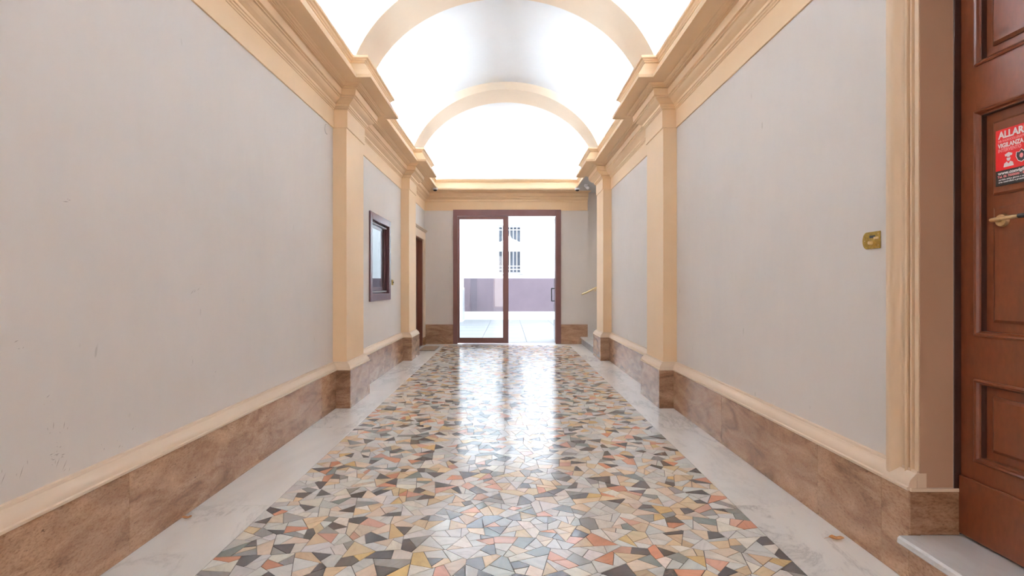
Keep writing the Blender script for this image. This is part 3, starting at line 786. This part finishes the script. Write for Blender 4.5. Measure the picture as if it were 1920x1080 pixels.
for z0, z1 in zp:
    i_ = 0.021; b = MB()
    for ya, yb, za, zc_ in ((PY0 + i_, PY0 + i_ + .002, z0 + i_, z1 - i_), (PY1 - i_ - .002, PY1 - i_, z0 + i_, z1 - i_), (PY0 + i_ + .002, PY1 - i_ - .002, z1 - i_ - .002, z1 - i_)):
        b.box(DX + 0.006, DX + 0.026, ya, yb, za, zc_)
    b.build('recess_shade', M['wood_dark'], d2)  # dark strips paint the shade inside the panel recesses
def raised(z0, z1, iny=0.055, th=0.014, bev=0.012, name='raised_field'):
    ya, yb = PY0 + iny, PY1 - iny; x = DX + 0.026
    vs = [(x, ya, z0), (x, yb, z0), (x, yb, z1), (x, ya, z1)] + [(x - th*0.4, ya, z0), (x - th*0.4, yb, z0), (x - th*0.4, yb, z1), (x - th*0.4, ya, z1)] + \
         [(x - th, ya+bev, z0+bev), (x - th, yb-bev, z0+bev), (x - th, yb-bev, z1-bev), (x - th, ya+bev, z1-bev)]
    fs = [(8, 9, 10, 11)] + [(k, (k+1)%4, 4+(k+1)%4, 4+k) for k in range(4)] + [(4+k, 4+(k+1)%4, 8+(k+1)%4, 8+k) for k in range(4)]
    MB().add(vs, fs).build(name, M['wood'], d2)
raised(0.566, 0.778); raised(1.545, 1.825, th=0.010, bev=0.008); raised(1.062, 1.50, th=0.008, bev=0.01); raised(2.115, 2.46)
# lever
hz, hy = 1.446, 1.99
hd = MB().cyl((DX + 0.018, hy, hz), (DX + 0.006, hy, hz), 0.025, 0.022, 28).build('rosette', M['brass'], d2, smooth=True)
MB().tube([(DX + 0.012, hy, hz), (DX - 0.022, hy, hz), (DX - 0.030, hy - 0.003, hz), (DX - 0.032, hy - 0.012, hz), (DX - 0.032, hy - 0.06, hz + 0.001), (DX - 0.032, hy - 0.112, hz + 0.002)], 0.0075, 12).build('lever', M['brass'], d2, smooth=True)
MB().cyl((DX - 0.032, hy - 0.112, hz + 0.002), (DX - 0.032, hy - 0.150, hz + 0.002), 0.008, 0.008).build('lever_grip', M['black'], d2, smooth=True)
# casing around the opening
CAS = [(0.0, -0.003), (0.0, 0.010), (0.020, 0.011), (0.023, 0.003), (0.027, 0.003), (0.030, 0.016), (0.034, 0.019), (0.038, 0.016), (0.041, 0.006), (0.046, 0.006), (0.049, 0.022), (0.054, 0.026), (0.059, 0.022),
       (0.061, 0.016), (0.066, 0.013), (0.078, 0.014), (0.090, 0.022), (0.099, 0.034), (0.108, 0.043), (0.116, 0.046), (0.132, 0.046), (0.142, 0.042), (0.150, 0.030), (0.150, -0.003)]   # (distance from opening, projection)
vs = []; m_ = len(CAS)
zb_ = ZB + 0.02
for q in range(4):
    for d_, p_ in CAS:
        x = XR - p_
        vs.append([(x, DY1 + d_, zb_), (x, DY1 + d_, DZ1 + d_), (x, DY0 - d_, DZ1 + d_), (x, DY0 - d_, zb_)][q])
fs = [(q*m_+k, q*m_+(k+1)%m_, (q+1)*m_+(k+1)%m_, (q+1)*m_+k) for q in range(3) for k in range(m_)] + [tuple(range(m_)), tuple(range(3*m_, 4*m_))]
B('casing_filler', 'mould', d2, XR - 0.018, XR + 0.02, DY1 - 0.0025, DY1 + 0.01, ZB + 0.005, ZB + 0.07)
MB().add(vs, fs).build('casing', M['casing'], d2, smooth=True)
# sill step
sill = thing('door_sill', (1.7, (DY0+DY1)/2, 0), 'raised white marble sill step under the brown panelled door', 'step', kind='structure')
b = MB(); x0 = 1.567; zt = DZ0; pr_ = [(x0 + 0.006, zt - 0.032), (x0, zt - 0.026), (x0 + 0.002, zt - 0.008), (x0 + 0.010, zt), (1.90, zt), (1.90, zt - 0.032)]
n = len(pr_); ya, yb = DY0 - 0.01, DY1 - 0.010
b.add([(x, ya, z) for x, z in pr_] + [(x, yb, z) for x, z in pr_], [tuple(range(n)), tuple(range(n, 2*n))] + [(k, (k+1)%n, n+(k+1)%n, n+k) for k in range(n)])
b.build('sill_slab', M['step_marble'], sill, smooth=False)
MB().box(XR - 0.05, 1.90, DY0 + 0.0, DY1 - 0.001, 0, zt - 0.032).build('riser_slab', M['trav'], sill)
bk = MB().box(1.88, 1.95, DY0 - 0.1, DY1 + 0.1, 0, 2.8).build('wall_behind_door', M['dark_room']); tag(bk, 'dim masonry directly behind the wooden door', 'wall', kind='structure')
# plaster chip beside the casing
ch = MB().add([(XR - 0.0015, 2.318, 0.478), (XR - 0.0015, 2.335, 0.50), (XR - 0.0015, 2.322, 0.535), (XR - 0.0015, 2.330, 0.565), (XR - 0.0015, 2.312, 0.575), (XR - 0.0015, 2.312, 0.48)], [(0,1,2,3,4,5)])
v0 = list(ch.v); n = 6; ch = MB().add([(XR + 0.001, y, z) for _, y, z in v0] + v0, [tuple(range(6)), tuple(range(6, 12))] + [(k, (k+1)%6, 6+(k+1)%6, 6+k) for k in range(6)])
ch.build('plaster_chip', M['chalk'], wr)['label'] = 'chip of bare white plaster beside the door casing'

# scuffs on the left wall
rs = random.Random(4); sb = MB()
def scuff(b, y, z, l, ang, wd=0.0016):
    dy, dz = math.cos(ang)*l/2, math.sin(ang)*l/2; ny_, nz_ = -math.sin(ang)*wd, math.cos(ang)*wd; x = XL + 0.0006
    b.add([(x, y-dy, z-dz), (x, y+ny_, z+nz_), (x, y+dy, z+dz), (x, y-ny_, z-nz_)], [(0, 1, 2, 3)])
for px, py, L_, an in ((100, 798, .03, 1.5), (120, 797, .03, 1.4), (108, 868, .045, 1.1), (121, 872, .05, 1.0), (96, 852, .02, .1), (106, 852, .03, 0), (118, 852, .02, 0), (100, 862, .015, 0), (249, 804, .02, .8),
                      (40, 885, .05, 1.2), (6, 897, .04, 1.1), (361, 678, .035, 1.5), (404, 697, .018, .8), (90, 743, .02, .5), (224, 837, .02, .7), (195, 842, .012, 1.4), (113, 838, .012, .2), (360, 548, .05, .7), (372, 542, .03, .6), (123, 378, .03, .1), (30, 640, .02, .4)):
    y = -XL*1000/(953-px); z = 1.2 + (536.5-py)*y/1000; scuff(sb, y, z, L_, an)
    for k in range(2): scuff(sb, y + rs.uniform(-.03, .03), z + rs.uniform(-.03, .03), L_*rs.uniform(.2, .5), an + rs.uniform(-.5, .5), 0.0011)
o = sb.build('scuff_marks', M['scuff'], wl); o['kind'] = 'stuff'

# ------------------------------------------------------------------ alarm sign on the door
SX = DX + 0.026 - 0.010 - 0.0015
sg = thing('alarm_sign', (SX, 1.95, 1.58), 'red and black alarm warning sign with white lettering on the wooden door', 'sign')
SZ0, SZ1 = 1.575, 1.785; SY_L, SY_R = 2.018, 1.725; ZM = 1.632
B('sign_plate', 'red', sg, SX, SX + 0.0014, SY_R, SY_L, ZM, SZ1)
B('sign_plate', 'black_print', sg, SX, SX + 0.0014, SY_R, SY_L, SZ0, ZM, label='black lower strip')
ROT = Matrix(((0, 0, -1), (-1, 0, 0), (0, 1, 0))).to_4x4()
def text(body, y, z, size, mat, bold=0.0, xs=1.0, name='lettering'):
    cu = bpy.data.curves.new('t', 'FONT'); cu.body = body; cu.size = size; cu.offset = bold; cu.extrude = 0.0002; cu.resolution_u = 3
    tmp = bpy.data.objects.new('t', cu); C.objects.link(tmp)
    me = bpy.data.meshes.new_from_object(tmp.evaluated_get(bpy.context.evaluated_depsgraph_get())) if False else None
    bpy.context.view_layer.update()
    me = bpy.data.meshes.new_from_object(tmp.evaluated_get(bpy.context.evaluated_depsgraph_get()))
    bpy.data.objects.remove(tmp)
    me.transform(Matrix.Translation((SX - 0.0004, y, z)) @ ROT @ Matrix.Diagonal((xs, 1, 1, 1)))
    me.materials.clear(); me.materials.append(mat)
    me.name = name; o = bpy.data.objects.new(name, me); C.objects.link(o); attach(o, sg); return o
wp, pp = M['white_print'], M['pink_print']
text('ALLARME', SY_L - 0.012, 1.752, 0.036, wp, 0.0014, 0.93)
text('24h RADIOCOLLEGATO', SY_L - 0.010, 1.7375, 0.0125, pp, 0.0004, 0.80)
text('VIGILANZA', SY_L - 0.010, 1.7165, 0.0225, wp, 0.0009, 0.86)
text('INTERVENTO', SY_L - 0.010, 1.7005, 0.0175, pp, 0.0007, 0.86)
text('www.convigila', SY_L - 0.010, 1.6165, 0.0165, wp, 0.0006, 1.15)
text('Tel. 06 7000000 - 06', SY_L - 0.008, 1.6045, 0.0125, pp, 0.0004, 1.05)
text('servizio attivo giorno e notte', SY_L - 0.012, 1.5945, 0.0095, wp, 0.0001, 1.0)
text('area controllata e protetta', SY_L - 0.012, 1.5855, 0.0095, wp, 0.0001, 1.0)
# guard icon: cap, face, shoulders; round emblem beside it
def flat(pts, mat, name, d=0.0006):
    n = len(pts); return MB().add([(SX, y, z) for y, z in pts] + [(SX - d, y, z) for y, z in pts], [tuple(range(n)), tuple(range(n, 2*n))] + [(k, (k+1)%n, n+(k+1)%n, n+k) for k in range(n)]).build(name, mat, sg)
gy, gz = 1.966, 1.668
circ = lambda cy_, cz_, ry, rz, a0=0, a1=2*math.pi, n=16: [(cy_ + ry*math.cos(a0 + (a1-a0)*k/n), cz_ + rz*math.sin(a0 + (a1-a0)*k/n)) for k in range(n + (0 if a1 - a0 > 6 else 1))]
flat(circ(gy, gz + 0.004, 0.0075, 0.010), wp, 'icon_face')
flat([(gy - 0.013, gz + 0.013), (gy + 0.013, gz + 0.013), (gy + 0.015, gz + 0.020), (gy, gz + 0.0265), (gy - 0.015, gz + 0.020)], wp, 'icon_cap')
flat([(gy - 0.020, gz - 0.026), (gy + 0.020, gz - 0.026), (gy + 0.017, gz - 0.013), (gy + 0.007, gz - 0.007), (gy, gz - 0.016), (gy - 0.007, gz - 0.007), (gy - 0.017, gz - 0.013)], wp, 'icon_shoulders')
flat([(gy - 0.008, gz + 0.006), (gy + 0.008, gz + 0.006), (gy + 0.008, gz + 0.009), (gy - 0.008, gz + 0.009)], M['red'], 'icon_band', 0.0009)
flat([(1.916 + q[0]*0.023, 1.671 + q[1]*0.024) for q in ((0, -1), (.6, -.7), (.95, 0), (.9, .7), (.4, .62), (0, 1), (-.4, .62), (-.9, .7), (-.95, 0), (-.6, -.7))][::-1], wp, 'emblem_border')
flat([(1.916 + q[0]*0.020, 1.671 + q[1]*0.021) for q in ((0, -1), (.6, -.7), (.95, 0), (.9, .7), (.4, .62), (0, 1), (-.4, .62), (-.9, .7), (-.95, 0), (-.6, -.7))][::-1], M['black_print'], 'emblem', 0.0009)
flat(circ(1.916, 1.671, 0.007, 0.009), M['pink_print'], 'emblem_centre', 0.0012)

# ------------------------------------------------------------------ dry leaves
def leaf(name, x, y, ang, L_, W_, label):
    vs = []; nseg = 8
    for k in range(nseg + 1):
        t = k/nseg; wd = W_*math.sin(math.pi*min(1, t*0.97 + 0.02))**0.8*(1 + 0.25*math.sin(9*t))
        lx = (t - .5)*L_; zz = 0.004 + 0.010*(t - .45)**2*4
        for s_ in (-1, 0, 1): vs.append((lx, s_*wd/2, zz + abs(s_)*wd*0.35 + 0.001))
    fs = [(3*k+s_, 3*k+s_+1, 3*k+s_+4, 3*k+s_+3) for k in range(nseg) for s_ in (0, 1)]
    n0 = len(vs); vs += [(a, b_, c - 0.0009) for a, b_, c in vs]; fs += [tuple(i + n0 for i in reversed(f)) for f in fs]
    ca, sa = math.cos(ang), math.sin(ang)
    T = lambda p: (x + p[0]*ca - p[1]*sa, y + p[0]*sa + p[1]*ca, p[2])
    t = thing(name, (x, y, 0), label, 'leaf')
    MB().add([T(p) for p in vs], fs).build('blade', M['leaf'], t, smooth=True)
    MB().tube([T((-L_/2 + 0.002, 0, 0.011)), T((-L_/2 - 0.008, 0.001, 0.006)), T((-L_/2 - 0.018, 0.003, 0.0015))], 0.0008, 6).build('stalk', M['leaf'], t)
leaf('dry_leaf', 1.548, 2.515, -0.35, 0.065, 0.036, 'curled orange brown dry leaf on the marble near the panelled door')
leaf('dry_leaf', -1.655, 2.745, 0.1, 0.052, 0.024, 'small dry leaf against the travertine baseboard below the long blank wall')

# ------------------------------------------------------------------ courtyard
CY = 19.2; CXL = -1.60; CXR = 8.0
cf = MB().box(-3, CXR + .3, YB + 0.25, CY + .3, -0.15, -0.015).build('courtyard_floor', M['court_floor']); tag(cf, 'pale courtyard paving beyond the glazed door', 'paving', kind='structure')
yy = YB + 0.3
k = 0
while yy < CY - 0.1:
    y2 = min(yy + 0.98, CY)
    xx = CXL + 0.002
    while xx < 3.5:
        B('paving_slab', 'court_floor', cf, xx, xx + 0.99, yy, y2 - 0.01, -0.03, 0.0, bevel=0.003); xx += 1.0
    yy += 0.99
WA, WB_, WC, WD = -0.40, 0.50, 1.69, 3.38               # courtyard window
cb = slab_wall('y', CY, 0.4, -3, CXR, 0, 9.0, [(WA, WB_, WC, WD)]).build('wall_courtyard_back', M['ext_white']); tag(cb, 'white courtyard facade with a barred window above a mauve dado', 'wall', kind='structure')
B('dado', 'ext_dado', cb, CXL + 0.47, CXR, CY - 0.02, CY, 0.285, 1.48)
B('dado', 'ext_dado2', cb, CXL + 0.24, CXL + 0.47, CY - 0.035, CY, 0.285, 1.48)
B('dado', 'ext_dado', cb, CXL, CXL + 0.24, CY - 0.02, CY, 0.285, 1.48)
B('plinth', 'ext_white', cb, CXL, CXR, CY - 0.04, CY, 0, 0.285)
cl = MB().box(CXL - 0.3, CXL, YB + 0.25, CY, 0, 9.0).build('wall_courtyard_left', M['ext_white']); tag(cl, 'white courtyard side wall seen through the fixed glass leaf', 'wall', kind='structure')
B('recess_frame', 'grey_metal', cl, CXL, CXL + 0.03, 17.85, 18.35, 1.9, 3.0)
cr_ = MB().box(CXR, CXR + 0.3, YB + 0.25, CY + .4, 0, 9.0).build('wall_courtyard_right', M['ext_white']); tag(cr_, 'white courtyard side wall out of direct view', 'wall', kind='structure')
fc = slab_wall('y', YB + 0.25, 0.1, -3, CXR, 0, 9.0, [(GX0 - .0, GX1 + .0, 0, GZ)]).build('wall_courtyard_front', M['ext_white']); tag(fc, 'outer face of the hall around the glazed door', 'wall', kind='structure')
# reveal cleaning: the outer facade only outside the stair recess
w2 = thing('window_2', ((WA+WB_)/2, CY, WC), 'barred courtyard window with pale iron grille', 'window', kind='structure')
B('pane', 'window_dark', w2, WA, WB_, CY + 0.20, CY + 0.21, WC, WD)
B('sash_frame', 'white_metal', w2, WA, WA + 0.04, CY + 0.16, CY + 0.20, WC, WD); B('sash_frame', 'white_metal', w2, WB_ - 0.04, WB_, CY + 0.16, CY + 0.20, WC, WD)
B('sash_frame', 'white_metal', w2, WA + 0.04, WB_ - 0.04, CY + 0.16, CY + 0.20, 2.46, 2.54)
B('sash_frame', 'white_metal', w2, 0.03, 0.07, CY + 0.16, CY + 0.20, WC, 2.46)
pts = [(WA + 0.03, 2.50)] + [(0.05 - 0.42*math.cos(math.pi*k/16), 2.62 + 0.30*math.sin(math.pi*k/16)) for k in range(17)] + [(WB_ - 0.03, 2.50)]
n = len(pts); MB().add([(x, CY + 0.13, z) for x, z in pts] + [(x, CY + 0.15, z) for x, z in pts], [tuple(range(n)), tuple(range(n, 2*n))] + [(k, (k+1)%n, n+(k+1)%n, n+k) for k in range(n)]).build('arched_panel', M['white_metal'], w2)
B('sill', 'ext_white', w2, WA - 0.08, WB_ + 0.08, CY - 0.08, CY + 0.2, WC - 0.06, WC, bevel=0.004)
for k in range(7):
    x = WA + 0.06 + k*(WB_ - WA - 0.12)/6
    MB().cyl((x, CY - 0.03, WC + 0.02), (x, CY - 0.03, WD - 0.02), 0.014, 0.014, 8).build('grille_bar', M['grille'], w2)
for z in (1.80, 1.92, 2.46, 2.58, 2.78, 3.22, 3.33):
    B('grille_rail', 'grille', w2, WA - 0.01, WB_ + 0.01, CY - 0.045, CY - 0.033, z - 0.014, z + 0.014)
for s_ in (-1, 1):
    for e_ in (0.2, 0.42):
        MB().tube([(0.05 + s_*e_*(1 - math.cos(t_*math.pi/2)) , CY - 0.055, 3.12 - 0.40*math.sin(t_*math.pi/2)) for t_ in (0, .2, .4, .6, .8, 1)], 0.011, 6).build('grille_scroll', M['grille'], w2)
dp = thing('downpipe', (CXL + 0.10, CY - 0.1, 0), 'thin pale downpipe in the corner of the courtyard', 'pipe')
MB().cyl((CXL + 0.06, CY - 0.10, 1.6), (CXL + 0.06, CY - 0.10, 8.5), 0.035, 0.035).build('pipe', M['white_metal'], dp, smooth=True)
for z in (2.3, 2.8, 3.3, 5.0): B('clip', 'grey_metal', dp, CXL + 0.015, CXL + 0.105, CY - 0.145, CY - 0.055, z - 0.02, z + 0.02)
cbx = thing('meter_cabinet', (CXL, 18.2, 0), 'white cabinet on the courtyard side wall seen through the glass', 'cabinet')
B('body', 'white_metal', cbx, CXL + 0.001, CXL + 0.07, 17.75, 18.6, 0.0, 1.15, bevel=0.005)
B('door', 'grey_metal', cbx, CXL + 0.07, CXL + 0.08, 17.78, 18.57, 0.06, 1.10, bevel=0.002)
